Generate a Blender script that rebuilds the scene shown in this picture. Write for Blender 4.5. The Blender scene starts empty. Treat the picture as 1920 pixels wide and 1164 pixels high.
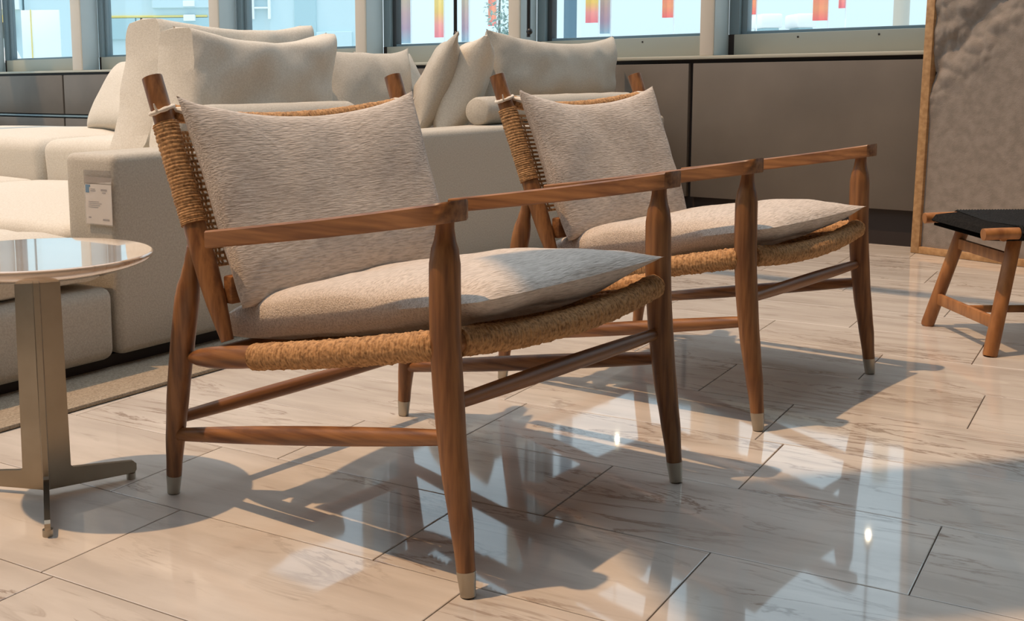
import bpy, bmesh, math, random
from mathutils import Vector, Matrix, noise
C = bpy.context.collection
scn = bpy.context.scene
PI = math.pi
rnd = random.Random(7)

# ------------------------------------------------------------------ camera
W_, H_ = 1920, 1164
F_, PITCH, ROLL, CX, CY, CAMZ = 2170.4, 0.1327, -0.0097, 743.56, 440.5, 0.7648
cd = bpy.data.cameras.new('camera'); cam = bpy.data.objects.new('camera', cd); C.objects.link(cam)
cd.sensor_fit = 'HORIZONTAL'; cd.sensor_width = 36; cd.lens = F_*36/W_
cd.shift_x = (W_/2-CX)/W_; cd.shift_y = (CY-H_/2)/W_
cd.clip_start = .05; cd.clip_end = 500
R_ = Vector((1, 0, 0)); D_ = Vector((0, -math.sin(PITCH), -math.cos(PITCH))); Fw = Vector((0, math.cos(PITCH), -math.sin(PITCH)))
Rr = R_*math.cos(ROLL)-D_*math.sin(ROLL); Dr = R_*math.sin(ROLL)+D_*math.cos(ROLL)
m = Matrix((Rr, -Dr, -Fw)).transposed().to_4x4(); m.translation = (0, 0, CAMZ)
cam.matrix_world = m
scn.camera = cam

# ------------------------------------------------------------------ light
w = bpy.data.worlds.new('sky'); scn.world = w; w.use_nodes = True
nt = w.node_tree; nt.nodes.clear()
tc = nt.nodes.new('ShaderNodeTexCoord'); sx = nt.nodes.new('ShaderNodeSeparateXYZ'); cr = nt.nodes.new('ShaderNodeValToRGB')
cr.color_ramp.elements[0].position = 0.0; cr.color_ramp.elements[0].color = (.72, .88, .94, 1)
cr.color_ramp.elements[1].position = .8; cr.color_ramp.elements[1].color = (1.12, 1.27, 1.42, 1)
bg = nt.nodes.new('ShaderNodeBackground'); bg.inputs['Strength'].default_value = 1.25
wo = nt.nodes.new('ShaderNodeOutputWorld')
nt.links.new(tc.outputs['Generated'], sx.inputs[0]); nt.links.new(sx.outputs['Z'], cr.inputs[0])
nt.links.new(cr.outputs[0], bg.inputs['Color']); nt.links.new(bg.outputs[0], wo.inputs[0])
sl = bpy.data.lights.new('sun', 'SUN'); sun = bpy.data.objects.new('sun', sl); C.objects.link(sun)
sl.energy = 2.6; sl.color = (1.0, .64, .36); sl.angle = math.radians(.8)
sun.rotation_euler = Vector((.37, .05, -1)).to_track_quat('-Z', 'Y').to_euler()
sun.location = (-2, 2, 8)
vs = scn.view_settings
vs.view_transform = 'Standard'; vs.look = 'None'; vs.gamma = 1; vs.use_curve_mapping = False; vs.exposure = 0.05
scn.display_settings.display_device = 'sRGB'

# ------------------------------------------------------------------ materials
def srgb(r, g, b):
    f = lambda c: (c/255/12.92 if c/255 <= .04045 else ((c/255+.055)/1.055)**2.4)
    return (f(r), f(g), f(b), 1)
def mat(name, col, rough=.6, metal=0, col2=None, scale=(20, 20, 20), detail=4, bump=0, bscale=None, ramp=(.35, .65), spec=.5, coord='Object', emit=0, sheen=0, rand=False):
    mt = bpy.data.materials.new(name); mt.use_nodes = True; t = mt.node_tree
    b = t.nodes['Principled BSDF']; b.inputs['Base Color'].default_value = col; b.inputs['Roughness'].default_value = rough
    b.inputs['Metallic'].default_value = metal; b.inputs['Specular IOR Level'].default_value = spec
    if sheen: b.inputs['Sheen Weight'].default_value = sheen
    if emit: b.inputs['Emission Color'].default_value = col; b.inputs['Emission Strength'].default_value = emit
    c = t.nodes.new('ShaderNodeTexCoord'); src = c.outputs[coord]
    if rand:
        oi = t.nodes.new('ShaderNodeObjectInfo'); mu = t.nodes.new('ShaderNodeVectorMath'); mu.operation = 'SCALE'; mu.inputs[0].default_value = (37, 23, 11)
        t.links.new(oi.outputs['Random'], mu.inputs['Scale']); ad = t.nodes.new('ShaderNodeVectorMath'); t.links.new(src, ad.inputs[0]); t.links.new(mu.outputs[0], ad.inputs[1]); src = ad.outputs[0]
    def nz(sc, det):
        mp = t.nodes.new('ShaderNodeMapping'); mp.inputs['Scale'].default_value = sc; t.links.new(src, mp.inputs[0])
        n = t.nodes.new('ShaderNodeTexNoise'); n.inputs['Scale'].default_value = 1; n.inputs['Detail'].default_value = det; t.links.new(mp.outputs[0], n.inputs['Vector']); return n
    if col2:
        n = nz(scale, detail); r = t.nodes.new('ShaderNodeValToRGB'); r.color_ramp.elements[0].position = ramp[0]; r.color_ramp.elements[1].position = ramp[1]
        r.color_ramp.elements[0].color = col2; r.color_ramp.elements[1].color = col
        t.links.new(n.outputs['Fac'], r.inputs[0]); t.links.new(r.outputs[0], b.inputs['Base Color'])
    if bump:
        n = nz(bscale or scale, 3); bp = t.nodes.new('ShaderNodeBump'); bp.inputs['Strength'].default_value = bump; bp.inputs['Distance'].default_value = .004
        t.links.new(n.outputs['Fac'], bp.inputs['Height']); t.links.new(bp.outputs[0], b.inputs['Normal'])
    return mt
WC, WC2 = srgb(158, 109, 66), srgb(112, 72, 43)
wood_z = mat('wood_grain_up', WC, .42, col2=WC2, scale=(90, 90, 6), bump=.05)
wood_y = mat('wood_grain_length', WC, .42, col2=WC2, scale=(90, 4, 90), bump=.05)
wood_x = mat('wood_grain_cross', WC, .42, col2=WC2, scale=(5, 90, 90), bump=.05)
rope = mat('woven_cord', srgb(200, 154, 104), .8, col2=srgb(134, 96, 58), scale=(160, 160, 160), ramp=(.3, .6), bump=.5)
fab = mat('slub_wool', srgb(216, 204, 192), .95, col2=srgb(172, 159, 146), scale=(38, 380, 380), detail=8, ramp=(.28, .58), bump=.6, bscale=(55, 340, 340), sheen=.15, spec=.1)
linen = mat('cream_linen', srgb(216, 208, 194), .95, col2=srgb(203, 194, 179), scale=(180, 180, 180), bump=.25, bscale=(300, 300, 300), sheen=.1, spec=.1)
linen2 = mat('oat_linen', srgb(196, 188, 174), .95, col2=srgb(182, 173, 159), scale=(180, 180, 180), bump=.3, bscale=(300, 300, 300), sheen=.1, spec=.1)
capm = mat('brushed_nickel', srgb(176, 168, 154), .35, 1)
steel = mat('satin_bronze_steel', srgb(172, 160, 142), .28, 1, col2=srgb(160, 148, 130), scale=(9, 9, 9))
dark = mat('dark_recess', srgb(42, 32, 28), .6)
panelm = mat('taupe_panel', srgb(112, 102, 91), .55, col2=srgb(100, 91, 81), scale=(2.2, 2.2, 2.2), detail=6)
ledgem = mat('pale_sill', srgb(176, 172, 156), .5)
postm = mat('beige_post', srgb(222, 208, 190), .5)
sidem = mat('pale_blue_grey_side', srgb(184, 198, 202), .4)
framem = mat('grey_blue_frame', srgb(120, 140, 148), .4)
darkframe = mat('dark_frame', srgb(60, 66, 70), .5)
blackm = mat('black_metal', srgb(26, 24, 24), .4)
wallm = mat('plaster', srgb(84, 78, 72), .8)
ceilm = mat('ceiling_paint', srgb(120, 116, 110), .8)
tiem = mat('white_tie', srgb(236, 228, 215), .9)
rugm = mat('greige_rug', srgb(170, 156, 136), 1, col2=srgb(140, 126, 108), scale=(200, 200, 200), bump=.8)
tagw = mat('tag_paper', srgb(236, 226, 214), .5)
tagb = mat('tag_blue', srgb(52, 118, 158), .5)
tagg = mat('tag_grey_print', srgb(150, 142, 138), .6)
tagp = mat('tag_clear_sleeve', srgb(216, 204, 190), .2)
blackweave = mat('black_paper_cord', srgb(30, 28, 26), .8, spec=.2, col2=srgb(12, 11, 10), scale=(150, 150, 150), bump=.5)
stoolwood = mat('honey_oak', srgb(178, 122, 72), .45, col2=srgb(140, 90, 50), scale=(40, 40, 8))
frameoak = mat('pale_oak', srgb(190, 150, 104), .5, col2=srgb(160, 120, 78), scale=(40, 40, 5))
canvasm = mat('relief_textile', srgb(144, 133, 123), .95, col2=srgb(128, 118, 108), scale=(25, 25, 6), bump=.3, bscale=(220, 220, 220))

def glass(name, tint, refl):
    mt = bpy.data.materials.new(name); mt.use_nodes = True; t = mt.node_tree; t.nodes.clear()
    tr = t.nodes.new('ShaderNodeBsdfTransparent'); tr.inputs[0].default_value = tint
    g = t.nodes.new('ShaderNodeBsdfGlossy'); g.inputs['Roughness'].default_value = .02
    mx = t.nodes.new('ShaderNodeMixShader'); mx.inputs[0].default_value = refl
    o = t.nodes.new('ShaderNodeOutputMaterial')
    t.links.new(tr.outputs[0], mx.inputs[1]); t.links.new(g.outputs[0], mx.inputs[2]); t.links.new(mx.outputs[0], o.inputs[0]); return mt
glassm = glass('window_glass', (.93, .98, 1, 1), .06)
clearm = glass('clear_sleeve', (.93, .92, .92, 1), .12)

def marble(name, base, base2, vein, rough, stretch=(1.1, 5.5, 3), rand=True):
    mt = bpy.data.materials.new(name); mt.use_nodes = True; t = mt.node_tree
    b = t.nodes['Principled BSDF']; b.inputs['Roughness'].default_value = rough; b.inputs['IOR'].default_value = 1.55
    c = t.nodes.new('ShaderNodeTexCoord'); src = c.outputs['Object']
    if rand:
        oi = t.nodes.new('ShaderNodeObjectInfo'); mu = t.nodes.new('ShaderNodeVectorMath'); mu.operation = 'SCALE'; mu.inputs[0].default_value = (37, 23, 11)
        t.links.new(oi.outputs['Random'], mu.inputs['Scale']); ad = t.nodes.new('ShaderNodeVectorMath'); t.links.new(src, ad.inputs[0]); t.links.new(mu.outputs[0], ad.inputs[1]); src = ad.outputs[0]
    def nz(sc, det, dist=0, rough_=.55, rot=.35):
        mp = t.nodes.new('ShaderNodeMapping'); mp.inputs['Scale'].default_value = sc; mp.inputs['Rotation'].default_value = (0, 0, rot); t.links.new(src, mp.inputs[0])
        n = t.nodes.new('ShaderNodeTexNoise'); n.inputs['Scale'].default_value = 1; n.inputs['Detail'].default_value = det; n.inputs['Distortion'].default_value = dist
        n.inputs['Roughness'].default_value = rough_; t.links.new(mp.outputs[0], n.inputs['Vector']); return n.outputs['Fac']
    def ramp(f, stops):
        r = t.nodes.new('ShaderNodeValToRGB'); e = r.color_ramp.elements
        while len(e) < len(stops): e.new(.5)
        for q, (p_, cc) in zip(e, stops): q.position = p_; q.color = cc
        t.links.new(f, r.inputs[0]); return r.outputs[0]
    def mix(f, a, bb):
        n = t.nodes.new('ShaderNodeMix'); n.data_type = 'RGBA'; t.links.new(f, n.inputs[0])
        for s_, i in ((a, 6), (bb, 7)):
            if isinstance(s_, tuple): n.inputs[i].default_value = s_
            else: t.links.new(s_, n.inputs[i])
        return n.outputs[2]
    k, z0 = (1, 1, 1, 1), (0, 0, 0, 1)
    cloud = ramp(nz(tuple(2.*s for s in stretch), 6, .3), [(.36, base2), (.62, base)])
    v1 = ramp(nz(tuple(1.5*s for s in stretch), 7, 1.1, .62), [(.478, z0), (.497, (.75, .75, .75, 1)), (.503, (.75, .75, .75, 1)), (.524, z0)])
    msk = ramp(nz((2.3, 2.3, 2.3), 3), [(.44, z0), (.62, k)])
    mm = t.nodes.new('ShaderNodeMath'); mm.operation = 'MULTIPLY'; t.links.new(v1, mm.inputs[0]); t.links.new(msk, mm.inputs[1])
    v2 = ramp(nz(tuple(5*s for s in stretch), 6, .6), [(.26, (.4, .4, .4, 1)), (.40, z0)])
    col = mix(v2, cloud, vein); col = mix(mm.outputs[0], col, vein)
    t.links.new(col, b.inputs['Base Color']); return mt
tilem = marble('marble_tile', srgb(211, 203, 193), srgb(192, 183, 173), srgb(136, 118, 104), .045)
topm = marble('marble_table', srgb(226, 206, 184), srgb(214, 190, 166), srgb(186, 156, 128), .05, (2, 6, 4), False)
groutm = mat('joint_grout', srgb(120, 104, 92), .8)

# ------------------------------------------------------------------ mesh helpers
def finish(bm, smooth=True):
    bmesh.ops.recalc_face_normals(bm, faces=bm.faces)
    for f in bm.faces: f.smooth = smooth
def obj(name, bm, mt, parent=None, smooth=True, mw=None):
    finish(bm, smooth)
    me = bpy.data.meshes.new(name); bm.to_mesh(me); bm.free()
    if mt: me.materials.append(mt)
    if smooth and hasattr(me, 'set_sharp_from_angle'): me.set_sharp_from_angle(angle=math.radians(42))
    o = bpy.data.objects.new(name, me); C.objects.link(o)
    if parent: o.parent = parent
    if mw is not None: o.matrix_world = mw
    return o
def tag(o, label, cat, group=None, kind=None):
    if label: o['label'] = label
    if cat: o['category'] = cat
    if group: o['group'] = group
    if kind: o['kind'] = kind
    return o
def thing(name, label, cat, mw=None, group=None):
    o = bpy.data.objects.new(name, None); C.objects.link(o); o.empty_display_size = .1
    if mw is not None: o.matrix_world = mw
    return tag(o, label, cat, group)
def struct(o): o['kind'] = 'structure'; return o
def fr(ox, oy, ang, oz=0): return Matrix.Translation((ox, oy, oz)) @ Matrix.Rotation(ang, 4, 'Z')
def box(bm, a, b, bev=0, seg=2, mx=None):
    r = bmesh.ops.create_cube(bm, size=1); vs_ = r['verts']
    c = [(a[i]+b[i])/2 for i in range(3)]; s = [abs(b[i]-a[i]) for i in range(3)]
    for v in vs_: v.co = Vector((v.co[i]*s[i]+c[i] for i in range(3)))
    if bev:
        es = {e for v in vs_ for e in v.link_edges}
        r2 = bmesh.ops.bevel(bm, geom=list(es), offset=bev, segments=seg, affect='EDGES', profile=.5); vs_ = {v for f in r2['faces'] for v in f.verts} | {v for v in vs_ if v.is_valid}
    if mx is not None:
        for v in vs_: v.co = mx @ v.co
    return bm
def bxo(name, a, b, mt, parent=None, bev=0, seg=2, mw=None, smooth=True):
    return obj(name, box(bmesh.new(), a, b, bev, seg), mt, parent, smooth, mw)
def tube(bm, pts, rad, seg=14, cap=True, flat=None, up=None):
    """swept round section; pts list of Vector, rad list; flat=(sx,sy) squashes the section"""
    pts = [Vector(p) for p in pts]; n = len(pts)
    if not hasattr(rad, '__len__'): rad = [rad]*n
    rings = []; nrm = None
    for i, p in enumerate(pts):
        t = (pts[min(i+1, n-1)]-pts[max(i-1, 0)]).normalized()
        if nrm is None:
            a = Vector(up) if up else (Vector((0, 0, 1)) if abs(t.z) < .9 else Vector((0, 1, 0)))
            nrm = (a-t*a.dot(t)).normalized()
        else: nrm = (nrm-t*nrm.dot(t)).normalized()
        bi = t.cross(nrm); ring = []
        for k in range(seg):
            a = 2*PI*k/seg; r = rad[i](a) if callable(rad[i]) else rad[i]
            fx, fy = flat or (1, 1)
            ring.append(bm.verts.new(p+nrm*(math.cos(a)*r*fx)+bi*(math.sin(a)*r*fy)))
        rings.append(ring)
    for i in range(n-1):
        for k in range(seg):
            bm.faces.new((rings[i][k], rings[i][(k+1) % seg], rings[i+1][(k+1) % seg], rings[i+1][k]))
    if cap: bm.faces.new(rings[0][::-1]); bm.faces.new(rings[-1])
    return bm
def interp(pts, n):
    """catmull-rom resample"""
    pts = [Vector(p) for p in pts]; out = []; m_ = len(pts)-1
    for i in range(n+1):
        t = i/n*m_; k = min(int(t), m_-1); f = t-k
        p0, p1, p2, p3 = pts[max(k-1, 0)], pts[k], pts[k+1], pts[min(k+2, m_)]
        out.append(.5*((2*p1)+(p2-p0)*f+(2*p0-5*p1+4*p2-p3)*f*f+(3*p1-p0-3*p2+p3)*f**3))
    return out
def cord_wrap(bm, pts, r, pitch=.0058, amp=.0016, seg=14, seed=0, mess=.0009):
    """cord wound tightly round a rail: every turn a real ridge, loosely uneven"""
    P = interp(pts, 40); L = sum((P[i+1]-P[i]).length for i in range(40)); n = int(L/pitch*5)
    P = interp(pts, n); rad = []
    for i in range(n+1):
        s = i/5
        def f(a, s=s, i=i): return r+amp*abs(math.sin(PI*(s+a/(2*PI))))+mess*noise.noise(Vector((s*.9+seed, math.cos(a)*1.6, math.sin(a)*1.6)))*1.6
        rad.append(f)
    return tube(bm, P, rad, seg)
def pillow(bm, w_, h_, t_, q=.5, p_=2.6, sagtop=0, inset=.05, nx=36, ny=30, wr=.004, seed=0, mx=None, asym=1., pull=0, mid=None, taper=0, shear=0, front=0):
    """puffed cushion, seams along its rim and drawn out corners; local x width, y height, z thickness"""
    def P(u, v, sd):
        x = w_/2*u*(1-inset*(1-v*v)*abs(u)**2); y = h_/2*v*(1-inset*(1-u*u)*abs(v)**2)
        y -= sagtop*(1-u*u)*max(0, (v+1)/2)**2
        e = (max(0, 1-abs(u)**p_)*max(0, 1-abs(v)**p_))**(q+front*max(0, v))
        wv = noise.noise(Vector((x*7+seed, y*7, sd*3)))*wr*2+noise.noise(Vector((x*22+seed, y*14, sd*3)))*wr*.7
        z = sd*(t_/2*e*(asym if sd > 0 else 1)+wv*min(1, e*2.5))
        if pull: y += pull*abs(u)**6*max(0, v)**4; x += (pull*.6*(1 if u > 0 else -1))*abs(u)**6*max(0, v)**4
        x *= 1-taper*(1-v)/2; x += shear*y
        if mid: z += mid(x, y)
        return Vector((x, y, z))
    ga = []; gb = []
    cs = lambda i, n: math.sin((i/n-.5)*PI)*.55+(i/n*2-1)*.45
    for i in range(nx+1):
        ra = []; rb = []
        for j in range(ny+1):
            u, v = cs(i, nx), cs(j, ny); rim = i in (0, nx) or j in (0, ny)
            a = bm.verts.new(P(u, v, 1)); ra.append(a); rb.append(a if rim else bm.verts.new(P(u, v, -1)))
        ga.append(ra); gb.append(rb)
    for i in range(nx):
        for j in range(ny):
            bm.faces.new((ga[i][j], ga[i+1][j], ga[i+1][j+1], ga[i][j+1]))
            try: bm.faces.new((gb[i][j], gb[i][j+1], gb[i+1][j+1], gb[i+1][j]))
            except ValueError: pass
    if mx is not None: bmesh.ops.transform(bm, matrix=mx, verts=bm.verts)
    return bm
def basis(o, x, y):
    x = Vector(x).normalized(); y = Vector(y); y = (y-x*x.dot(y)).normalized(); z = x.cross(y)
    mm = Matrix((x, y, z)).transposed().to_4x4(); mm.translation = o; return mm
def soft(bm, a, b, r, seg=5, puff=0, seed=0, wr=.003, cuts=0, mx=None):
    """upholstered block: rounded edges, lightly swollen faces"""
    box(bm, a, b, r, seg)
    if cuts:
        es = [e for e in bm.edges if e.calc_length() > 2.5*r]
        bmesh.ops.subdivide_edges(bm, edges=es, cuts=cuts, use_grid_fill=True)
    c = [(a[i]+b[i])/2 for i in range(3)]; s = [abs(b[i]-a[i])/2 for i in range(3)]
    for v in bm.verts:
        l = [(v.co[i]-c[i])/s[i] for i in range(3)]
        if l[2] > 0: v.co.z += puff*max(0, 1-l[0]**4)*max(0, 1-l[1]**4)
        d = noise.noise_vector(v.co*6+Vector((seed, 0, 0)))*wr; v.co += d
    if mx is not None: bmesh.ops.transform(bm, matrix=mx, verts=bm.verts)
    return bm

# ------------------------------------------------------------------ setting: floor of marble tiles
fa = -.5791
FL = Matrix.Rotation(fa, 4, 'Z')     # local x along the long joints, local y across the rows
ROW = .3155; B0 = 1.465
known = {-1: -1.43, 0: -1.01, 1: -.861, 2: -.61, 3: -.37+.3, 4: -.9, -2: -.8}
floor = struct(bxo('floor', (-9, -4, -.05), (9, 13, -.0035), groutm, mw=FL))
tile_mesh = {}
def tile_obj(x0, x1, y0, y1):
    L = round(x1-x0, 3)
    if L not in tile_mesh:
        bm = bmesh.new(); g = .0012; c = .0012
        o_ = [(g, g), (L-g, g), (L-g, ROW-g), (g, ROW-g)]; i_ = [(g+c, g+c), (L-g-c, g+c), (L-g-c, ROW-g-c), (g+c, ROW-g-c)]
        lo = [bm.verts.new((*p, -.004)) for p in o_]; mi = [bm.verts.new((*p, -.0008)) for p in o_]; hi = [bm.verts.new((*p, 0)) for p in i_]
        bm.faces.new(hi)
        for k in range(4):
            k2 = (k+1) % 4
            bm.faces.new((lo[k], lo[k2], mi[k2], mi[k])); bm.faces.new((mi[k], mi[k2], hi[k2], hi[k]))
        finish(bm, False); me = bpy.data.meshes.new('floor_tile'); bm.to_mesh(me); bm.free(); me.materials.append(tilem); tile_mesh[L] = me
    o = bpy.data.objects.new('floor_tile', tile_mesh[L]); C.objects.link(o); o.parent = floor; o.location = (x0, y0, 0)
    return o
proj = cam.matrix_world.inverted()
def seen(x, y):
    q = proj @ (FL @ Vector((x, y, 0)))
    if q.z > -.3: return False
    u = CX+F_*q.x/-q.z; v = CY-F_*q.y/-q.z
    return -150 < u < 2070 and 300 < v < 1330
rest = bmesh.new(); ntile = 0
for r in range(-14, 36):
    y0 = B0+r*ROW
    ks = known.get(r, -.5+.6*((r*.37) % 1))
    for k in range(-15, 15):
        x0 = ks+k*.6; x1 = x0+.6
        if r == 0:
            if k == 0: x1 = x0+.45
            if k > 0: x0 -= .15; x1 -= .15
        if any(seen(xx, yy) for xx in (x0, (x0+x1)/2, x1) for yy in (y0, y0+ROW)) and (x0**2+(y0)**2) < 56:
            tile_obj(x0, x1, y0, y0+ROW); ntile += 1
        elif -9 < x0 and x1 < 9 and -4 < y0 and y0+ROW < 13:
            g = .0012; vv = [rest.verts.new((a, b, 0)) for a, b in ((x0+g, y0+g), (x1-g, y0+g), (x1-g, y0+ROW-g), (x0+g, y0+ROW-g))]; rest.faces.new(vv)
o = obj('floor_tile', rest, tilem, floor, False); o['kind'] = 'stuff'
print('tiles', ntile)

# ------------------------------------------------------------------ setting: window wall.  local x along wall, local y outwards
WA = -.7345
WM = fr(2, 5.3985, WA)
wb = thing('wall_back', None, None, WM); wb['kind'] = 'structure'
def wbx(name, a, b, mt, bev=.003, par=None):
    return bxo(name, a, b, mt, par or wb, bev)
S0, S1 = -7.75, 4.6
seams = [S0, -6.41, -4.9, -3.4, -1.95, -.695, .9, 2.3, S1]
for i in range(len(seams)-1):
    a, b = seams[i]+.012, seams[i+1]-.012
    if b < -4.8:
        wbx('wall_panel', (a, 0, .515), (b, .03, .835), panelm); wbx('wall_panel', (a, 0, .165), (b, .03, .480), panelm)
        wbx('metal_rail', (a-.012, -.002, .490), (b+.012, .02, .505), framem)
    else: wbx('wall_panel', (a, 0, .165), (b, .03, .835), panelm)
wbx('wall_core', (S0, .03, 0), (S1, .17, .857), dark, 0)
wbx('wall_plinth', (S0, .045, 0), (S1, .06, .165), dark, 0)
wbx('wall_ledge', (S0, -.005, .855), (S1, .30, .872), ledgem)
# recessed sill boards, posts, frames and panes
posts = [(-7.75, .13), (-6.255, .13), (-4.483, .10), (-3.031, .085), (-1.831, .075), (-.651, .07), (.62, .07), (1.9, .07), (3.2, .07)]
TOP = 3.0
wi = 0
for i, (ps, pw) in enumerate(posts):
    wbx('window_post', (ps, .0, .872), (ps+pw, .17, TOP), postm, .004)
    wbx('post_side_strip', (ps+pw, .012, .874), (ps+pw+.004, .165, TOP), sidem, .001)  # thin pale blue-grey strip over one side of each post
    if i+1 < len(posts):
        a, b = ps+pw, posts[i+1][0]
        wi += 1
        wn = thing('window_%d' % wi, None, None, WM); wn['kind'] = 'structure'
        bxo('sill_board', (a+.03, .17, .872), (b, .24, .977), ledgem, wn, .003)
        if i >= 4:
            for k in (.3, .62):
                bm = bmesh.new(); bmesh.ops.create_cone(bm, cap_ends=True, segments=10, radius1=.005, radius2=.004, depth=.004, matrix=Matrix.Translation((a+(b-a)*k, .168, .955)) @ Matrix.Rotation(PI/2, 4, 'X')); obj('sill_screw', bm, dark, wn)
        bxo('sill_gap', (a, .172, .872), (a+.03, .235, .977), dark, wn)
        bxo('side_jamb', (a, .172, .977), (a+.055, .26, TOP), framem, wn, .003)
        bxo('side_strip', (a+.055, .20, .977), (a+.085, .25, TOP), darkframe if i in (3, 4) else framem, wn, .003)
        bxo('side_jamb', (b-.02, .20, .977), (b, .26, TOP), framem, wn, .003)
        bxo('frame_bottom', (a+.085, .20, .977), (b-.02, .25, .992), framem, wn, .002)
        bxo('frame_top', (a+.085, .20, TOP-.06), (b-.02, .25, TOP), framem, wn, .002)
        bxo('pane', (a+.085, .222, .992), (b-.02, .228, TOP-.06), glassm, wn)
wbx('wall_header', (S0, 0, TOP), (S1, .26, 3.9), wallm, 0)
# other walls, set back from what the picture shows
for nm, a, b in (('wall_right', (S1, -9.5, 0), (S1+.15, .3, 3.9)), ('wall_front', (S0, -9.65, 0), (S1, -9.5, 3.9))):
    struct(bxo(nm, a, b, wallm, mw=WM, smooth=False))
wl = thing('wall_left', None, None, WM); wl['kind'] = 'structure'
bxo('wall_panel', (S0-.15, -9.5, 0), (S0, .3, .5), wallm, wl, smooth=False); bxo('wall_header', (S0-.15, -9.5, 3.5), (S0, .3, 3.9), wallm, wl, smooth=False)
for i in range(7):
    y = -9.5+i*1.6; bxo('window_post', (S0-.12, y, .5), (S0-.04, y+.08, 3.5), postm, wl)
    if i < 6: bxo('pane', (S0-.085, y+.08, .5), (S0-.079, y+1.6, 3.5), glassm, wl)
# glazed roof: solid margins and slim beams round open bays
ceiling = thing('ceiling', None, None, WM); ceiling['kind'] = 'structure'
RX0, RX1, RY0, RY1 = -7.6, 1.7, -7.0, -.7
for a, b in (((S0, -9.5), (S1, RY0)), ((S0, RY1), (S1, .3)), ((S0, RY0), (RX0, RY1)), ((RX1, RY0), (S1, RY1))):
    bxo('ceiling_slab', (*a, 3.9), (*b, 4.05), ceilm, ceiling, smooth=False)
for i in (1, 2):
    x = RX0+(RX1-RX0)*i/5; bxo('roof_beam', (x-.05, RY0, 3.9), (x+.05, RY1, 4.08), ceilm, ceiling, smooth=False)
for i in (3,):
    y = RY0+(RY1-RY0)*i/4; bxo('roof_beam', (RX0, y-.04, 3.94), (RX1, y+.04, 4.04), ceilm, ceiling, smooth=False)

pan = bxo('shading_panel', (-.62, -.26, 4.0), (.75, .34, 4.03), ceilm, ceiling, smooth=False)  # unseen panel added to keep the sun off the lower right floor
pan.matrix_parent_inverse = WM.inverted(); pan.matrix_world = fr(.98-1.48, 1.85-.2, .18)

# ------------------------------------------------------------------ outside
pave = mat('pale_paving', srgb(200, 208, 210), .9)
struct(bxo('outdoor_ground_1', (-80, 0, -.3), (80, 120, -.12), pave, mw=fr(2.2, 5.9, WA)))  # paved ground outside the window wall
bblue = mat('hazy_blue_facade', srgb(196, 220, 226), .6); bblue2 = mat('hazy_teal_facade', srgb(168, 200, 208), .5)
bwhite = mat('white_facade', srgb(240, 246, 248), .7); byel = mat('yellow_fascia', srgb(226, 206, 120), .7); bgrey = mat('grey_column', srgb(110, 130, 130), .7)
def Y30(u): return (u-743.6)/2170*30.1
def Z30(v): return .765+(150-v)/2170*30
def building(label, u0, u1, parts, roof=9, Y=30, mt=bblue, dp=8):
    t = thing('building', label, 'building', Matrix.Translation((Y30((u0+u1)/2), Y, -.12)))
    h = (Y30(u1)-Y30(u0))/2-.03
    bxo('facade', (-h, 0, 0), (h, dp, roof), mt, t, smooth=False)
    bxo('roof', (-h, -.15, roof), (h, dp, roof+.25), bwhite, t, smooth=False)
    x0 = Y30((u0+u1)/2)
    for nm, a, b, c, d, m2, pr in parts:
        bxo(nm, (Y30(a)-x0, -pr, Z30(d)+.12), (Y30(b)-x0, .02, Z30(c)+.12), m2, t, .01, smooth=False)
    return t
building('hazy blue block seen through the leftmost window with a yellow fascia and columns', -260, 62,
         [('fascia', -200, 40, 25, 38, byel, .4)]+[('column', q, q+6, 38, 66, bgrey, .25) for q in range(-90, 40, 14)]+[('wall_band', -240, 57, -60, 14, bwhite, .1)])
building('pale teal block seen between the two left posts with a yellow stripe', 62, 425,
         [('stripe', 200, 400, 27, 31, byel, .06), ('lower_wall', 195, 268, 32, 70, bblue2, .1), ('lower_wall', 270, 420, 32, 130, bblue2, .08), ('sign_panel', 358, 379, 2, 12, bwhite, .2), ('sign_panel', 358, 379, 27, 38, bwhite, .2), ('wall_band', 300, 420, -60, 14, bblue, .12)], roof=11)
building('hazy teal block seen through the third window with white framed openings', 425, 700,
         [('opening', 560, 600, -10, 90, bblue2, .05), ('window_frame', 482, 487, -20, 36, bwhite, .15), ('window_frame', 512, 517, -20, 36, bwhite, .15), ('window_frame', 487, 512, 14, 17, bwhite, .15), ('window_frame', 487, 512, -8, -5, bwhite, .15), ('lower_wall', 600, 665, 60, 120, bblue, .1)], roof=10, mt=bblue)
t = thing('billboard', 'white panel with a yellow edge standing outside the leftmost window', 'billboard', Matrix.Translation((Y30(92)*26/30, 26, -.12)))
bxo('board', (-.42, 0, 1.45), (.42, .08, 2.50), bwhite, t, .01); bxo('edge_strip', (-.21, -.03, 1.45), (-.19, 0, 2.51), byel, t)
for s in (-.35, .35): bxo('post', (s-.03, .02, 0), (s+.03, .07, 1.45), bgrey, t)
for k, (u, v0) in enumerate(((34, 78),)):
    tt_ = thing('kiosk', 'small white peaked canopy outside the leftmost window', 'canopy', Matrix.Translation((Y30(u)*.8, 24, -.12)))
    bm = bmesh.new(); bmesh.ops.create_cone(bm, cap_ends=True, segments=4, radius1=.26, radius2=.05, depth=.45, matrix=Matrix.Translation((0, 0, 1.55))); obj('canopy', bm, bwhite, tt_, False)
    for a in (-.15, .15):
        for b in (-.15, .15): bxo('leg', (a-.02, b-.02, 0), (a+.02, b+.02, 1.36), bgrey, tt_)
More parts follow.
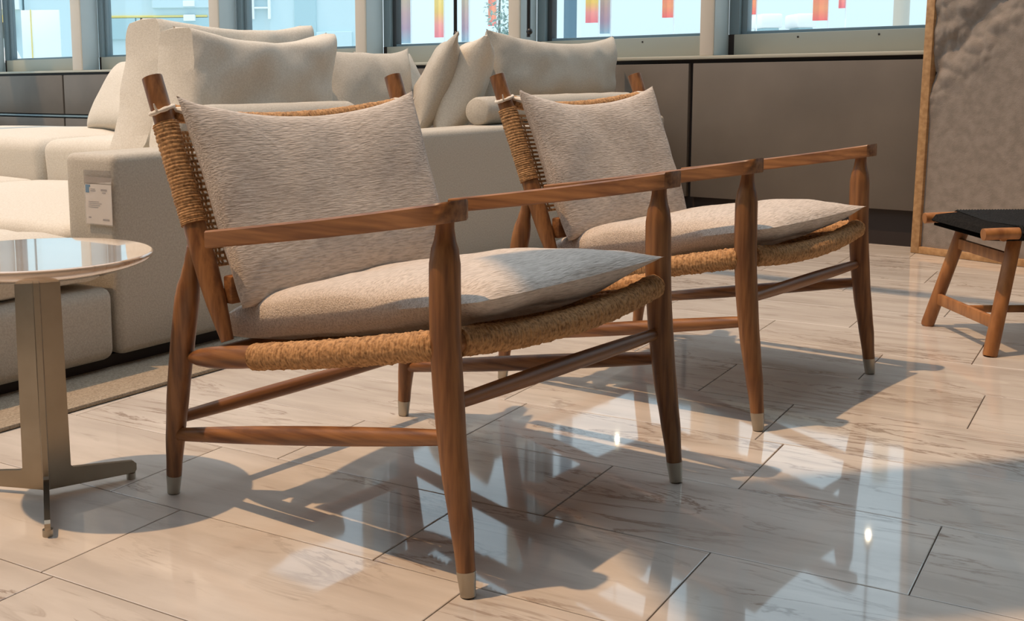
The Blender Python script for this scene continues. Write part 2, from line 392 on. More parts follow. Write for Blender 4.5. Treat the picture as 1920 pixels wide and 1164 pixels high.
def gradm(name, stops):
    mt = bpy.data.materials.new(name); mt.use_nodes = True; t = mt.node_tree; b = t.nodes['Principled BSDF']; b.inputs['Roughness'].default_value = .8
    c = t.nodes.new('ShaderNodeTexCoord'); s = t.nodes.new('ShaderNodeSeparateXYZ'); r = t.nodes.new('ShaderNodeValToRGB'); e = r.color_ramp.elements
    while len(e) < len(stops): e.new(.5)
    for q, (p_, cc) in zip(e, stops): q.position = p_; q.color = cc
    t.links.new(c.outputs['Generated'], s.inputs[0]); t.links.new(s.outputs['Z'], r.inputs[0]); t.links.new(r.outputs[0], b.inputs['Base Color']); return mt
hot = gradm('banner_yellow_to_pink', [(0, srgb(240, 130, 140)), (.25, srgb(246, 160, 150)), (.5, srgb(240, 200, 110)), (1, srgb(244, 226, 130))])
red = gradm('banner_red', [(0, srgb(244, 120, 120)), (.3, srgb(246, 160, 120)), (1, srgb(240, 120, 120))])
dull = gradm('banner_mauve', [(0, srgb(150, 180, 196)), (.25, srgb(176, 150, 166)), (.5, srgb(190, 160, 160)), (1, srgb(196, 190, 150))])
# (left, right, bottom of cloth in view, distance, cloth, label)
bans = [(748, 773, 82, 27, dull, 'mauve and olive hanging banner just right of the third window post'),
        (817, 834, 72, 28, hot, 'yellow to pink banner left of the black window rod'),
        (867, 880, 80, 29, dull, 'narrow mauve banner just right of the black window rod'),
        (916, 931, 52, 28, red, 'narrow orange banner beside the small tree'),
        (1095, 1118, 48, 27, hot, 'wide yellow and pink banner in the widest lit window'),
        (1121, 1140, 68, 27.5, dull, 'mauve banner close beside the wide yellow one'),
        (1236, 1256, 40, 28, red, 'red banner towards the right of the wide window'),
        (1397, 1408, 36, 28, red, 'narrow orange banner at the left of the rightmost window'),
        (1513, 1540, 48, 27, red, 'red and pink banner in the middle of the rightmost window'),
        (1560, 1572, 26, 29, hot, 'short yellow and pink banner in the rightmost window')]
for a, b, v, Y, mt, lb in bans:
    k = Y/30; t = thing('banner', lb, 'banner', Matrix.Translation((Y30((a+b)/2)*k, Y, -.12)), 'banners outside the windows')
    h = (Y30(b)-Y30(a))/2*k; z0 = .885+(150-v)/2170*Y; z1 = max(z0+.9, 3.1)
    bm = bmesh.new(); n = 8
    for sg in (0, 1):
        pass
    top = []
    for i in range(n+1):
        x = -h+2*h*i/n; dy = .04*math.sin(i/n*6); top.append((x, dy))
    fr_ = [[bm.verts.new((x, y+d, z)) for x, y in top] for d in (0, .012) for z in (z0, z1)]
    for i in range(n):
        bm.faces.new((fr_[0][i], fr_[0][i+1], fr_[1][i+1], fr_[1][i])); bm.faces.new((fr_[2][i], fr_[3][i], fr_[3][i+1], fr_[2][i+1]))
        bm.faces.new((fr_[0][i], fr_[2][i], fr_[2][i+1], fr_[0][i+1])); bm.faces.new((fr_[1][i], fr_[1][i+1], fr_[3][i+1], fr_[3][i]))
    bm.faces.new((fr_[0][0], fr_[1][0], fr_[3][0], fr_[2][0])); bm.faces.new((fr_[0][n], fr_[2][n], fr_[3][n], fr_[1][n]))
    obj('cloth', bm, mt, t, True)
    bm = bmesh.new(); tube(bm, [(h+.03, .02, 0), (h+.03, .02, z1+.15)], .018, 8); tube(bm, [(-h, .02, z1+.04), (h+.03, .02, z1+.04)], .012, 8); obj('pole', bm, bwhite, t)
for a, b, Y, lb in ((1055, 1079, 24, 'dark blue grey column outside just right of the fourth window post'), (1662, 1690, 24, 'beige grey column outside at the right of the rightmost window')):
    t = thing('column', lb, 'column', Matrix.Translation((Y30((a+b)/2)*Y/30, Y, -.12)))
    h = (Y30(b)-Y30(a))/2*Y/30
    mm = mat('column_finish', srgb(70, 104, 124) if a < 1200 else srgb(190, 184, 172), .5)
    bm = bmesh.new(); tube(bm, [(0, 0, 0), (0, 0, 8)], h, 20); obj('shaft', bm, mm, t); bxo('base', (-h-.08, -h-.08, 0), (h+.08, h+.08, .3), mm, t, .01)
leaf = mat('grey_green_leaf', srgb(150, 176, 168), .7); barkm = mat('bark', srgb(120, 116, 104), .9)
t = thing('tree', 'small grey green tree outside beside the fourth window post', 'tree', Matrix.Translation((Y30(938)*.85, 25.5, -.12)))
bm = bmesh.new(); tube(bm, interp([(0, 0, 0), (.03, 0, 1.2), (-.02, .02, 2.2), (.04, 0, 3.4)], 10), [.05-.0035*i for i in range(11)], 8); obj('trunk', bm, barkm, t)
bm = bmesh.new()
for i in range(420):
    z = rnd.uniform(1.55, 3.6); rr = .36*math.sin(min(1, (z-1.4)/1.2)*PI/2); a = rnd.uniform(0, 2*PI); r_ = rr*math.sqrt(rnd.random())
    mx = Matrix.Translation((r_*math.cos(a), r_*math.sin(a), z)) @ Matrix.Rotation(rnd.uniform(0, PI), 4, (rnd.random()-.5, rnd.random()-.5, rnd.random()+.01))
    vv = [bm.verts.new(mx @ Vector(p)) for p in ((-.06, 0, 0), (0, .03, .01), (.07, 0, 0), (0, -.03, .01))]; bm.faces.new(vv)
o = obj('foliage', bm, leaf, t, False); o['kind'] = 'stuff'
for u, wd, lb in ((1425, 36, 'white vehicle like kiosk outside, left in the rightmost window'), (1488, 32, 'white kiosk outside left of the red banner')):
    t = thing('kiosk', lb, 'kiosk', Matrix.Translation((Y30(u), 29.5, -.12)), None)
    h = (Y30(wd)-Y30(0))/2
    bxo('counter', (-h, 0, 0), (h, .8, 1.55), bgrey, t, .03); bxo('window_band', (-h*.8, -.03, 1.6), (h*.8, .7, 2.1), bblue2, t, .02); bxo('roof', (-h*1.1, -.1, 2.1), (h*1.1, .9, 2.45), bwhite, t, .06)

# ------------------------------------------------------------------ black rods at the windows
for k, (s, z0) in enumerate(((-2.19, 1.0), (-1.655, .995))):
    t = thing('window_rod', ('black window rod with small knob, hanging inside the pane left of the right hand post', 'black window rod with small knob, hanging in front of the window post')[k], 'rod', WM @ Matrix.Translation((s, (-.03, .12)[k] if k == 0 else -.05, 0)))
    bm = bmesh.new(); tube(bm, [(0, 0, z0), (0, 0, 2.9)], .011, 10); obj('rod', bm, blackm, t)
    bm = bmesh.new(); bmesh.ops.create_uvsphere(bm, u_segments=12, v_segments=8, radius=.018, matrix=Matrix.Translation((.006, 0, z0+.03))); obj('knob', bm, blackm, t)
    bxo('wall_bracket', (-.015, 0, 2.86), (.015, .10 if k == 0 else .06, 2.89), blackm, t)

# ------------------------------------------------------------------ small unseen lamps, added for the two glints in the floor
bulbm = mat('warm_bulb', (1, .84, .60, 1), .5, emit=70)
for k, (px, py, pz, ln) in enumerate(((1.561, 8.0, 1.788, 2.45), (2.117, 5.0, 1.29, .28))):
    t = thing('glint_lamp', ('small unseen lamp added outside beyond the wide window for a floor glint', 'small unseen lamp added inside beside the leaning artwork for a floor glint')[k], 'lamp', Matrix.Translation((px, py, pz)) @ Matrix.Rotation(WA, 4, 'Z'))
    bm = bmesh.new(); bmesh.ops.create_uvsphere(bm, u_segments=14, v_segments=10, radius=(.013, .010)[k]); obj('bulb', bm, bulbm, t)
    bm = bmesh.new(); tube(bm, [(0, 0, .012), (0, 0, .03), (0, 0, .06), (0, 0, .064)], [.022, .020, .012, .007], 16); obj('shade', bm, blackm, t)
    bm = bmesh.new(); tube(bm, [(0, 0, .06), (0, 0, 3.3-pz)], .005, 8); obj('stem', bm, blackm, t)
    sg = -1 if k == 0 else 1
    bm = bmesh.new(); tube(bm, [(0, 0, 3.3-pz), (0, sg*ln*(.74 if k == 0 else 1), 3.3-pz)], .008, 8); obj('bracket_arm', bm, blackm, t)

# ------------------------------------------------------------------ rug
SA = .9319
SM = fr(-.735, 3.011, SA)     # sofa frame: x along its long side, y away from the camera
bm = bmesh.new(); box(bm, (-2.6, -.20, .001), (3.2, 2.9, .012), .004, 2)
rug = obj('rug', bm, rugm, None, True, SM); tag(rug, 'flat greige rug lying under the cream sofa', 'rug')

# ------------------------------------------------------------------ sofa
sofa = thing('sofa', 'large cream linen sectional sofa on the rug behind the two armchairs', 'sofa', SM)
bm = bmesh.new(); soft(bm, (0, 0, .045), (3.5, .205, .58), .022, 4, .004, 1, .002, 6); obj('back_panel', bm, linen2, sofa)
bm = bmesh.new(); soft(bm, (-1.5, .002, .04), (-.012, 1.3, .235), .03, 4, 0, 2, .002, 4); obj('seat_base', bm, linen2, sofa)
bm = bmesh.new(); soft(bm, (.01, .21, .04), (3.4, 1.9, .235), .03, 4, 0, 3, .002, 4); obj('seat_base', bm, linen2, sofa)
bxo('plinth', (-1.45, .04, .012), (3.45, 1.25, .045), dark, sofa)
bm = bmesh.new(); pillow(bm, 1.5, 1.34, .17, .22, 4, inset=.01, mx=Matrix.Translation((-.77, .665, .305)), wr=.006, seed=4); obj('seat_cushion', bm, linen, sofa)
bm = bmesh.new(); soft(bm, (.005, .215, .24), (1.0, 1.66, .375), .04, 4, .02, 5, .006, 6); obj('seat_cushion', bm, linen, sofa)
bm = bmesh.new(); soft(bm, (.005, 1.67, .24), (1.0, 3.1, .375), .04, 4, .02, 6, .006, 6); obj('seat_cushion', bm, linen, sofa)
bm = bmesh.new(); soft(bm, (-1.5, 1.31, .04), (1.0, 3.1, .235), .03, 4, 0, 3, .002, 4); obj('seat_base', bm, linen2, sofa)
bm = bmesh.new(); soft(bm, (1.01, .22, .24), (1.95, 1.675, .535), .05, 5, .02, 7, .006, 6); obj('seat_cushion', bm, linen, sofa)
bm = bmesh.new(); soft(bm, (1.01, 1.685, .24), (1.95, 3.1, .535), .05, 5, .02, 8, .006, 6); obj('seat_cushion', bm, linen, sofa)
bm = bmesh.new(); soft(bm, (1.96, .22, .24), (3.4, 1.9, .42), .05, 5, .02, 9, .006, 6); obj('seat_cushion', bm, linen, sofa)

def cushion(label, w_, h_, t_, o_, x, y, mt=linen, q=.5, p_=2.6, **kw):
    M = SM @ basis(Vector(o_), x, y)
    bm = bmesh.new(); pillow(bm, w_, h_, t_, q, p_, **kw)
    c = obj('cushion', bm, mt, None, True, M); tag(c, label, 'cushion', 'loose cushions on the sofa'); return c
# all in the sofa frame; x = width direction, y = up direction of the cushion
E1, E2 = (.82, .57, 0), (.57, -.82, 0)      # along and across the line from the camera
cushion('tall cream back cushion at the sofa end, behind the nearest head cushion', .80, .44, .24, (.99, .60, .755), (1, .0, 0), (.10, .10, 1), linen, .15, 6, inset=.05, seed=11, wr=.010, pull=.006, shear=.30, sagtop=.02)
cushion('nearest head cushion with a folded left side, standing above the left armchair', .73, .375, .22, (.85, .32, .745), (1, 0, 0), (.08, .06, 1), linen, .17, 5, inset=.06, seed=12, wr=.010, pull=.006, shear=.26, sagtop=.03)
cushion('smooth cream wedge cushion leaning at the far left end of the sofa', .62, .36, .16, (1.62, 1.78, .70), (.25, 1, 0), (.62, -.05, 1), linen, .34, 3.4, inset=.02, seed=13, wr=.003)
cushion('plump oat cushion lying back between the two armchairs', .66, .34, .17, (1.80, .56, .725), (1, .05, 0), (.05, .30, 1), linen2, .5, 2.4, inset=.09, seed=14, wr=.006, pull=.02, shear=.25)
cushion('shaded oat cushion half hidden behind the plump one', .60, .34, .14, (2.36, .84, .735), (1, .2, 0), (.05, .40, 1), linen2, .5, 2.4, inset=.08, seed=15, wr=.006)
cushion('slim cushion seen edge on, pointed at the top, left of the large right cushion', .42, .42, .15, (2.09, .42, .745), E1, (.57*.42, -.82*.42, 1), linen2, .5, 2.2, inset=.08, seed=16, wr=.007, pull=.03)
cushion('tall cushion leaning edge on under the right head cushion', .40, .44, .19, (2.165, .34, .730), E1, (.57*.46, -.82*.46, 1), linen, .42, 2.8, inset=.07, seed=18, wr=.009, pull=.02)
cushion('large right head cushion standing above the right armchair', 1.22, .32, .20, (2.95, .33, .81), (1, 0, 0), (.08, .10, 1), linen2, .36, 2.8, inset=.06, seed=17, wr=.009, pull=.015, shear=.22, sagtop=.03)
def bolster(label, x0, x1, y, z, r):
    bm = bmesh.new(); n = 24
    P = [Vector((x0+(x1-x0)*i/n, y, z)) for i in range(n+1)]
    P = [P[0], P[0]+Vector((.004, 0, 0)), P[0]+Vector((.018, 0, 0))]+P[1:-1]+[P[-1]-Vector((.018, 0, 0)), P[-1]-Vector((.004, 0, 0)), P[-1]]; rr = [r*.84, r*.93]+[r]*(len(P)-4)+[r*.93, r*.84]
    tube(bm, P, rr, 26)
    for v in bm.verts: v.co += noise.noise_vector(v.co*9)*.003
    b = obj('bolster', bm, linen2, None, True, SM); tag(b, label, 'bolster', 'bolsters along the sofa back'); return b
bolster('pale bolster lying on the sofa back under the nearest head cushion', .30, 1.12, .115, .640, .058)
bolster('pale bolster with a round end lying under the large right head cushion', 1.93, 3.30, .115, .640, .058)

# price tag in a clear sleeve on the end face of the sofa panel
pt = thing('price_tag', 'white price tag with blue mark in a clear sleeve on the sofa panel end', 'tag', SM @ Matrix.Translation((-.006, .058, .396)) @ Matrix.Rotation(-PI/2, 4, 'Z'))
# tag frame: x to the right in view, z up, y into the sofa; width .10, height .135
bxo('card', (-.052, -.001, 0), (.052, .001, .105), tagw, pt)
bxo('sleeve', (-.055, -.0022, -.003), (.055, -.0014, .142), clearm, pt)
bxo('hanger_strip', (-.054, -.0012, .108), (.054, .0008, .124), tagp, pt)
bxo('blue_mark', (-.050, -.0018, .082), (-.036, -.001, .103), tagb, pt)
for q in ((-.036, .097, -.031, .103, tagb), (-.030, .086, -.010, .0885, tagg), (-.030, .091, -.012, .093, tagg), (.012, .088, .036, .093, tagg), (.018, .082, .030, .0845, tagg),
          (-.040, .058, .002, .0595, tagg), (-.040, .053, .012, .0545, tagg), (-.040, .048, .006, .0495, tagg), (-.040, .043, -.002, .0445, tagg),
          (-.042, .014, -.032, .018, tagg), (.016, .010, .042, .0145, tagg)):
    bxo('printed_line', (q[0], -.0017, q[1]), (q[2], -.001, q[3]), q[4], pt, smooth=False)

# ------------------------------------------------------------------ side table
b_ = topm.node_tree.nodes['Principled BSDF']; b_.inputs['Coat Weight'].default_value = 1; b_.inputs['Coat Roughness'].default_value = .02; b_.inputs['Coat IOR'].default_value = 1.8
TM = Matrix.Translation((-.660, 2.088, 0))
tb = thing('side_table', 'round marble topped side table on crossed steel blades beside the left armchair', 'table', TM)
bm = bmesh.new(); R = .213; prof = [(0, .430), (.150, .430), (.170, .4315), (.198, .442), (.2105, .4485), (R, .4525), (.2128, .4565), (.2112, .4585), (.2090, .4592), (.2070, .4592), (.204, .4592), (.200, .4592), (0, .4592)]
seg = 96; rings = []
for r_, z in prof[1:-1]: rings.append([bm.verts.new((r_*math.cos(2*PI*k/seg), r_*math.sin(2*PI*k/seg), z)) for k in range(seg)])
for i in range(len(rings)-1):
    for k in range(seg): bm.faces.new((rings[i][k], rings[i][(k+1) % seg], rings[i+1][(k+1) % seg], rings[i+1][k]))
bm.faces.new(rings[0][::-1]); bm.faces.new(rings[-1]); obj('table_top', bm, topm, tb)
for k, a in enumerate((33, -73, 166)):
    mx = Matrix.Rotation(math.radians(a), 4, 'Z'); bm = bmesh.new()
    out = [(.004, .012), (.170, .012), (.174, .018), (.174, .030), (.168, .036), (.050, .047), (.046, .052), (.042, .425), (.004, .425)]
    if k == 1: out = [(.004, .012), (.215, .012), (.218, .018), (.218, .026), (.213, .031), (.050, .047), (.046, .052), (.042, .425), (.004, .425)]
    th = .005
    va = [bm.verts.new(mx @ Vector((x, -th, z))) for x, z in out]; vb = [bm.verts.new(mx @ Vector((x, th, z))) for x, z in out]
    bm.faces.new(va); bm.faces.new(vb[::-1])
    for i in range(len(out)): j = (i+1) % len(out); bm.faces.new((va[i], vb[i], vb[j], va[j]))
    bl = obj('base_blade', bm, steel, tb, False)
    bm = bmesh.new(); L = .205 if k == 1 else .164
    bmesh.ops.create_cone(bm, cap_ends=True, segments=16, radius1=.009, radius2=.009, depth=.012, matrix=mx @ Matrix.Translation((L, 0, .006))); obj('foot_pad', bm, capm, bl)
bm = bmesh.new(); tube(bm, [(0, 0, .012), (0, 0, .428)], .0075, 14); obj('centre_rod', bm, capm, tb)
bm = bmesh.new(); bmesh.ops.create_cone(bm, cap_ends=True, segments=32, radius1=.07, radius2=.07, depth=.005, matrix=Matrix.Translation((0, 0, .4275))); obj('mounting_plate', bm, steel, tb)

# ------------------------------------------------------------------ armchairs (local x to the sitter's right, y forward)
def make_chair(label, M):
    ch = thing('armchair', label, 'armchair', M, 'wood and cord armchairs')
    def leg(s, front):
        if front:
            ax = [(.3235, 0, 0), (.3225, -.012, .10), (.3215, -.030, .22), (.320, -.043, .36), (.319, -.046, .48), (.3185, -.045, .572)]
            pr = [(0, .0115), (.05, .0148), (.12, .0185), (.20, .0215), (.30, .0235), (.44, .0240), (.495, .0237), (.515, .0215), (.535, .0165), (.548, .0138), (.572, .0135)]
        else:
            ax = [(.330, -.694, 0), (.329, -.685, .10), (.328, -.668, .22), (.326, -.647, .34), (.324, -.632, .42), (.323, -.620, .474)]
            pr = [(0, .0115), (.05, .0148), (.12, .0185), (.20, .0212), (.30, .0225), (.375, .0228), (.395, .021), (.425, .0155), (.445, .0128), (.474, .0125)]
        P = interp(ax, 48)
        def rad(z):
            for (a, ra), (b, rb) in zip(pr, pr[1:]):
                if z <= b: f = (z-a)/(b-a); f = f*f*(3-2*f); return ra+(rb-ra)*f
            return pr[-1][1]
        cut = .040 if front else .036
        lo = [p for p in P if p.z < cut]; f = (cut-lo[-1].z)/(P[len(lo)].z-lo[-1].z); pc = lo[-1].lerp(P[len(lo)], f)
        bm = bmesh.new(); Q = [pc]+P[len(lo):]; tube(bm, [Vector((p.x*s, p.y, p.z)) for p in Q], [rad(p.z) for p in Q], 22)
        l = obj('leg', bm, wood_z, ch)
        Q = lo+[pc]; Q = [Q[0], Q[0].lerp(Q[1], .3)]+Q[1:]; rr = [rad(p.z)+.0006 for p in Q]; rr[0] *= .82; bm = bmesh.new(); tube(bm, [Vector((p.x*s, p.y, p.z)) for p in Q], rr, 22)
        c = obj('metal_cap', bm, capm, l); c['label'] = 'brushed metal foot cap'
    def spindle(a, b, r0, r1, mt, name, flat=None, n=20, bow=(0, 0, 0)):
        a, b, bw = Vector(a), Vector(b), Vector(bow); bm = bmesh.new()
        P = [a.lerp(b, i/n)+bw*math.sin(PI*i/n) for i in range(n+1)]
        tube(bm, P, [r0+(r1-r0)*math.sin(PI*i/n)**.8 for i in range(n+1)], 18, flat=flat); return obj(name, bm, mt, ch)
    for s in (1, -1):
        leg(s, True); leg(s, False)
        # back post: bare foot, cord wrapped middle, bare head
        p0, p1 = Vector((s*.318, -.540, .312)), Vector((s*.328, -.716, .775))
        at = lambda z: p0.lerp(p1, (z-p0.z)/(p1.z-p0.z))
        zs = [.312, .34, .38, .43, .48, .51, .60, .70, .772, .7745, .775]; rs = [.0115, .0145, .0185, .0208, .0212, .0205, .0195, .0190, .0188, .0186, .0170]
        bm = bmesh.new(); tube(bm, [at(z) for z in zs], rs, 22); po = obj('back_post', bm, wood_z, ch)
        bm = bmesh.new(); cord_wrap(bm, [at(.515), at(.56), at(.62), at(.692)], .0222, seed=s*3); obj('cord_wrapping', bm, rope, po)
        # seat side rail: bare pointed rear, corded front
        r0, r1 = Vector((s*.325, -.640, .268)), Vector((s*.322, -.045, .378))
        zl = lambda f: r0.lerp(r1, f)+Vector((0, 0, -.006*math.sin(PI*f)))
        bm = bmesh.new(); fs = [0, .02, .05, .10, .16, .24, .32, .5, .75, 1]; rr = [.006, .011, .0155, .019, .0205, .0205, .019, .018, .018, .018]
        tube(bm, [zl(f) for f in fs], rr, 20); ra = obj('seat_side_rail', bm, wood_y, ch)
        bm = bmesh.new(); cord_wrap(bm, [zl(f) for f in (.30, .5, .75, .985)], .0222, seed=s*5+1, mess=.0016); obj('cord_wrapping', bm, rope, ra)
        spindle((s*.3285, -.684, .1156), (s*.3215, -.033, .238), .0115, .0165, wood_y, 'side_stretcher')
        # arm: straight bar that widens into a rounded paddle over the front leg
        ol = [(-.556, .350, .324), (-.45, .350, .320), (-.28, .351, .316), (-.18, .353, .309), (-.13, .3552, .304), (-.09, .3585, .298), (-.06, .3605, .293), (-.036, .361, .290), (-.022, .356, .294), (-.016, .346, .306)]
        def az(y): f = (y+.555)/.569; return .479+.089*f-.003*math.sin(PI*f)
        bm = bmesh.new(); rows = []
        for y, xo, xi in ol:
            th = .031 if y < .0 else .029; z = az(y); c = .003
            rows.append([bm.verts.new((s*x, y, zz)) for x, zz in ((xo-c, z), (xo, z+c), (xo, z+th-c), (xo-c, z+th), (xi+c, z+th), (xi, z+th-c), (xi, z+c), (xi+c, z))])
        for i in range(len(rows)-1):
            for k in range(8): bm.faces.new((rows[i][k], rows[i][(k+1) % 8], rows[i+1][(k+1) % 8], rows[i+1][k]))
        bm.faces.new(rows[0]); bm.faces.new(rows[-1][::-1]); obj('armrest', bm, wood_y, ch)
    # front seat rail, corded, bowing down a little; rear seat rail
    FRt = [(-.310, -.040, .380), (-.16, -.030, .369), (0, -.025, .364), (.16, -.030, .367), (.310, -.040, .378)]
    bm = bmesh.new(); tube(bm, interp(FRt, 16), .0165, 16); fr_ = obj('front_seat_rail', bm, wood_x, ch)
    bm = bmesh.new(); cord_wrap(bm, interp([(-.296, -.039, .3795)]+FRt[1:4]+[(.296, -.039, .378)], 8), .0212, seed=9, mess=.0016); obj('cord_wrapping', bm, rope, fr_)
    spindle((-.31, -.590, .278), (.31, -.590, .278), .013, .016, wood_x, 'rear_seat_rail')
    spindle((-.3215, -.040, .286), (.3215, -.040, .286), .0105, .0145, wood_x, 'front_stretcher', flat=(1, .8))
    spindle((-.328, -.680, .147), (.328, -.680, .147), .0105, .0145, wood_x, 'rear_stretcher')
    bm = bmesh.new(); box(bm, (-.306, -.562, .375), (.306, -.540, .425), .004, 2); obj('lower_back_rail', bm, wood_x, ch)
    TR = [(-.318, -.688, .712), (-.16, -.716, .694), (0, -.728, .688), (.16, -.716, .694), (.318, -.688, .712)]
    bm = bmesh.new(); tube(bm, interp(TR, 16), .010, 14); tr = obj('top_back_rail', bm, wood_x, ch)
    bm = bmesh.new(); cord_wrap(bm, interp([(-.305, -.690, .710)]+TR[1:4]+[(.305, -.690, .710)], 8), .0145, seed=4); obj('cord_wrapping', bm, rope, tr)
    # open woven back and seat
    bm = bmesh.new()
    for i in range(24):
        f = i/23; z = .440+.235*f; y = -.588-.092*f
        pts = [(x, y-.034*(1-(x/.31)**2), z-.008*(1-(x/.31)**2)) for x in (-.312, -.30, -.27, -.2, -.1, 0, .1, .2, .27, .30, .312)]
        tube(bm, pts, .0032, 6)
    for x in (-.297, -.287, -.277, -.262, -.2, -.12, -.04, .04, .12, .2, .262, .277, .287, .297):
        pts = [(x+.002*((i % 2)*2-1), -.588-.092*i/16-.034*(1-(x/.31)**2), .440+.235*i/16-.008*(1-(x/.31)**2)) for i in range(17)]
        tube(bm, pts, .0024, 6)
    o = obj('back_webbing', bm, rope, ch); o['kind'] = 'stuff'
    bm = bmesh.new()
    for i in range(44):
        f = .07+.90*i/43; y = -.60+.555*f; z = .283+.097*f
        tube(bm, [(x, y, z-.020*(1-(x/.32)**2)) for x in (-.27, -.2, -.1, 0, .1, .2, .27)], .0042, 6)
    for x in [(-.26+.52*i/14) for i in range(15)]:
        tube(bm, [(x, -.60+.555*f+(.0), .283+.097*f-.020*(1-(x/.32)**2)+.003) for f in (.02, .25, .5, .75, .98)], .004, 6)
    o = obj('seat_webbing', bm, rope, ch); o['kind'] = 'stuff'
    return ch
def copy_tree(o, M):
    r = o.copy(); C.objects.link(r); r.matrix_world = M
    def kids(src, dst):
        for c in src.children:
            d = c.copy(); C.objects.link(d); d.parent = dst; kids(c, d)
    kids(o, r); return r
M1 = fr(.3153, 1.8842, -2.2918); M2 = fr(1.0043, 2.6854, -2.3126)
chair1 = make_chair('nearer armchair with a cord wrapped wooden frame, beside the round side table', M1)
chair2 = copy_tree(chair1, M2); chair2['label'] = 'farther armchair with a cord wrapped wooden frame, nearer the low stool'

# seat and back cushions
def chair_cushions(M, which, sd):
    th = math.atan(.097/.555)
    bm = bmesh.new()
    def bend(x, y): return .004*(abs(x)/.29)**2-.006-.014*max(0, -y/.3)**2+.006*max(0, y/.3)**2
    pillow(bm, .568, .620, .108, .30, 3.2, inset=.03, front=.34, nx=44, ny=44, wr=.004, seed=sd, mid=bend, asym=1.05)
    # rear edge .31 high, front edge .40 high
    Mx = basis(Vector((0, -.318, .385)), (1, 0, 0), (0, 1, .163))
    bmesh.ops.transform(bm, matrix=Mx, verts=bm.verts)
    o = obj('seat_cushion', bm, fab, None, True, M)
    tag(o, 'greige slub wool seat cushion lying on the '+which, 'cushion', 'armchair seat cushions')
    bm = bmesh.new()
    up = Vector((0, -.176, .463)).normalized()
    def bendb(x, y): return -.026*(1-(x/.31)**2)
    pillow(bm, .632, .385, .085, .42, 2.8, sagtop=.026, taper=.05, inset=.02, nx=44, ny=40, wr=.004, seed=sd+5, pull=.010, mid=bendb)
    X = Vector((-1, 0, 0)); Mx = basis(Vector((.006, -.578, .552)), X, up)
    bmesh.ops.transform(bm, matrix=Mx, verts=bm.verts)
    b = obj('back_cushion', bm, fab, None, True, M)
    tag(b, 'greige slub wool back cushion tied to the posts of the '+which, 'cushion', 'armchair back cushions')
    for s in (1, -1):
        bm = bmesh.new(); ring = []
        c = Vector((s*.3265, -.693, .716)); ax = Vector((s*.01, -.1, .46)).normalized(); e1 = Vector((1, 0, 0)); e2 = ax.cross(e1).normalized()
        for i in range(25):
            a = 2*PI*i/24; ring.append(c+e1*math.cos(a)*.0215+e2*math.sin(a)*.0215+ax*(.006*math.cos(a)*-s))
        tube(bm, ring, [.0040+.0007*math.sin(i*1.7) for i in range(25)], 8)
        tube(bm, interp([c+Vector((-s*.019, .004, 0)), c+Vector((-s*.028, .020, -.001)), Vector((s*.285, -.640, .706))], 6), [.004, .004, .005, .006, .007, .008, .009], 8)
        tube(bm, interp([c+Vector((s*.018, .010, -.001)), c+Vector((s*.026, .016, .004)), c+Vector((s*.030, .017, .012))], 5), [.003, .0026, .0022, .002, .0016, .001], 7)
        t_ = obj('tie', bm, tiem, b); t_.matrix_parent_inverse = Matrix.Identity(4)
        t_['label'] = 'off-white fabric tie looped round the post'
    return o, b
chair_cushions(M1, 'nearer armchair', 1)
chair_cushions(M2, 'farther armchair', 31)

# ------------------------------------------------------------------ stool at the right edge
ea = math.atan2(3.098-3.502, 1.624-1.637)       # from far foot to near foot
# stool frame: x along the seat (to the right), y from near end towards far
SX = Vector((1, -.03, 0)).normalized(); SY = Vector((.055, 1, 0))
ST = basis(Vector((1.628, 3.30, 0)), SX, SY)
st = thing('stool', 'low oak stool with a black woven cord seat, cut off by the right edge', 'stool', ST)
for ex in (0, .62):
    so = 1 if ex == 0 else -1
    for sy in (-1, 1):
        bm = bmesh.new(); a = Vector((ex, sy*.202, 0)); b = Vector((ex+so*.075, sy*.150, .322))
        tube(bm, [a, a.lerp(b, .02), a.lerp(b, .98), b], [.0175, .019, .0185, .017], 18); obj('leg', bm, stoolwood, st)
    for z, hh in ((.088, .017), (.262, .016)):
        f = z/.322; yy = .202-.052*f; x = ex+so*.075*f
        bm = bmesh.new(); box(bm, (x-.007, -yy+.012, z-hh), (x+.007, yy-.012, z+hh), .003, 2); obj('end_stretcher', bm, stoolwood, st)
f = .13/.322
bm = bmesh.new(); tube(bm, [(.03, .0, .092), (.59, .0, .092)], .011, 12, flat=(1, .7)); obj('long_stretcher', bm, stoolwood, st)
for sy in (-1, 1):
    bm = bmesh.new(); tube(bm, interp([(-.030, sy*.188, .335), (.1, sy*.188, .338), (.55, sy*.188, .338), (.66, sy*.188, .335)], 16), [.0165]*17, 18)
    obj('seat_rail', bm, stoolwood, st)
for ex in (.03, .59):
    bm = bmesh.new(); tube(bm, [(ex, -.18, .325), (ex, .18, .325)], .011, 12); obj('seat_end_rail', bm, stoolwood, st)
for k in range(58):
    x = .068+k*.0086
    bm = bmesh.new()
    tube(bm, [(x, -.2075, .338), (x, -.199, .353), (x, -.188, .3572), (x, -.15, .3545), (x, 0, .347), (x, .15, .3545), (x, .188, .3572), (x, .199, .353), (x, .2075, .338), (x, .199, .323), (x, .15, .3285), (x, -.15, .3285), (x, -.199, .323), (x, -.2075, .338)], .0042, 6, False)
    o = obj('seat_cord', bm, blackweave, st)
bm = bmesh.new()
for k in range(40):
    y = -.168+k*.0086
    tube(bm, [(-.014, y, .330), (-.004, y, .345), (.03, y, .349), (.07, y, .3525-.007*(1-(y/.17)**2)), (.33, y, .349-.007*(1-(y/.17)**2)), (.55, y, .3525-.007*(1-(y/.17)**2)), (.59, y, .349), (.62, y, .333), (.59, y, .318), (.03, y, .318), (-.008, y, .320)], .0042, 6, False)
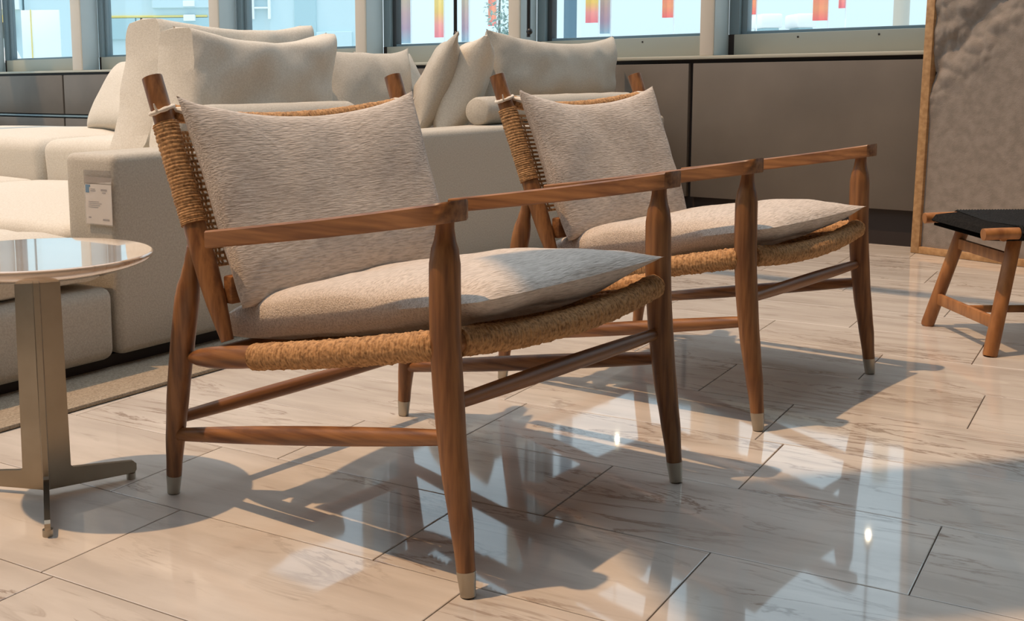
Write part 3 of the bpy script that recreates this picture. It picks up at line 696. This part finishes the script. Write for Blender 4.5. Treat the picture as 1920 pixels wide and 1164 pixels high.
o = obj('seat_weft', bm, blackweave, st); o['kind'] = 'stuff'
pt2 = thing('price_tag', 'white paper price tag hanging from the rail of the black seated stool', 'tag', ST @ Matrix.Translation((.118, -.215, .20)) @ Matrix.Rotation(.12, 4, 'Y'))
bxo('card', (0, -.0012, -.11), (.11, .0008, .105), tagw, pt2); bxo('blue_mark', (.004, -.0020, .05), (.02, -.0010, .07), tagb, pt2)
bm = bmesh.new(); tube(bm, interp([(.03, 0, .10), (.032, .006, .12), (.035, .012, .136)], 5), .0012, 6); obj('cord_loop', bm, tiem, pt2)

# ------------------------------------------------------------------ leaning framed relief
AX = Vector((.545, -.838, 0)).normalized(); AN = Vector((AX.y, -AX.x, 0)); lean = math.radians(1.6)
if AN.y > 0: AN = -AN
AU = (Vector((0, 0, 1))*math.cos(lean)-AN*math.sin(lean)).normalized()
AZ = AX.cross(AU)
AM = Matrix((AX, AU, AZ)).transposed().to_4x4(); AM.translation = Vector((2.236, 4.985, .001))+AN*0
art = thing('framed_artwork', 'tall oak framed relief panel leaning against the window wall at the right', 'artwork', AM)
AW, AH, ft, fd = 1.25, 2.05, .038, .045
for nm, a, b in (('frame_side', (0, 0, -fd), (ft, AH, 0)), ('frame_side', (AW-ft, 0, -fd), (AW, AH, 0)), ('frame_rail', (ft, 0, -fd), (AW-ft, .030, 0)), ('frame_rail', (ft, AH-ft, -fd), (AW-ft, AH, 0))):
    bxo(nm, a, b, frameoak, art, .002)
bxo('backing', (ft, .03, -fd), (AW-ft, AH-ft, -fd+.006), dark, art)
bm = bmesh.new(); nx, ny = 230, 330; x0, x1, y0, y1 = ft, AW-ft, .030, AH-ft; grid = []
def relief(x, y):
    d = y-(.80+.95*(x-.04)+.03*noise.noise(Vector((x*6, y*6, 0))))     # distance above the diagonal crease
    m_ = max(0, min(1, (d+.30)/.22)); m_ = m_*m_*(3-2*m_)
    v = noise.voronoi(Vector((x*19+.8*noise.noise(Vector((x*9, y*9, 2))), y*16, .3)))[0]
    lump = max(0, 1-v[0]*1.35)
    big = noise.noise(Vector((x*9, y*9, 5)))
    cre = math.exp(-(d/.06)**2)
    return .004*noise.noise(Vector((x*4, y*2, 1)))+m_*(.020*lump+.012*big)-.026*cre*min(1, m_+.3)
for i in range(nx+1):
    for j in range(ny+1):
        x = x0+(x1-x0)*i/nx; y = y0+(y1-y0)*j/ny; grid.append(bm.verts.new((x, y, -.016+relief(x, y)*.85)))
for i in range(nx):
    for j in range(ny): q = i*(ny+1)+j; bm.faces.new((grid[q], grid[q+ny+1], grid[q+ny+2], grid[q+1]))
finish(bm, True); me = bpy.data.meshes.new('textile_relief'); bm.to_mesh(me); bm.free(); me.materials.append(canvasm)
o = bpy.data.objects.new('textile_relief', me); C.objects.link(o); o.parent = art
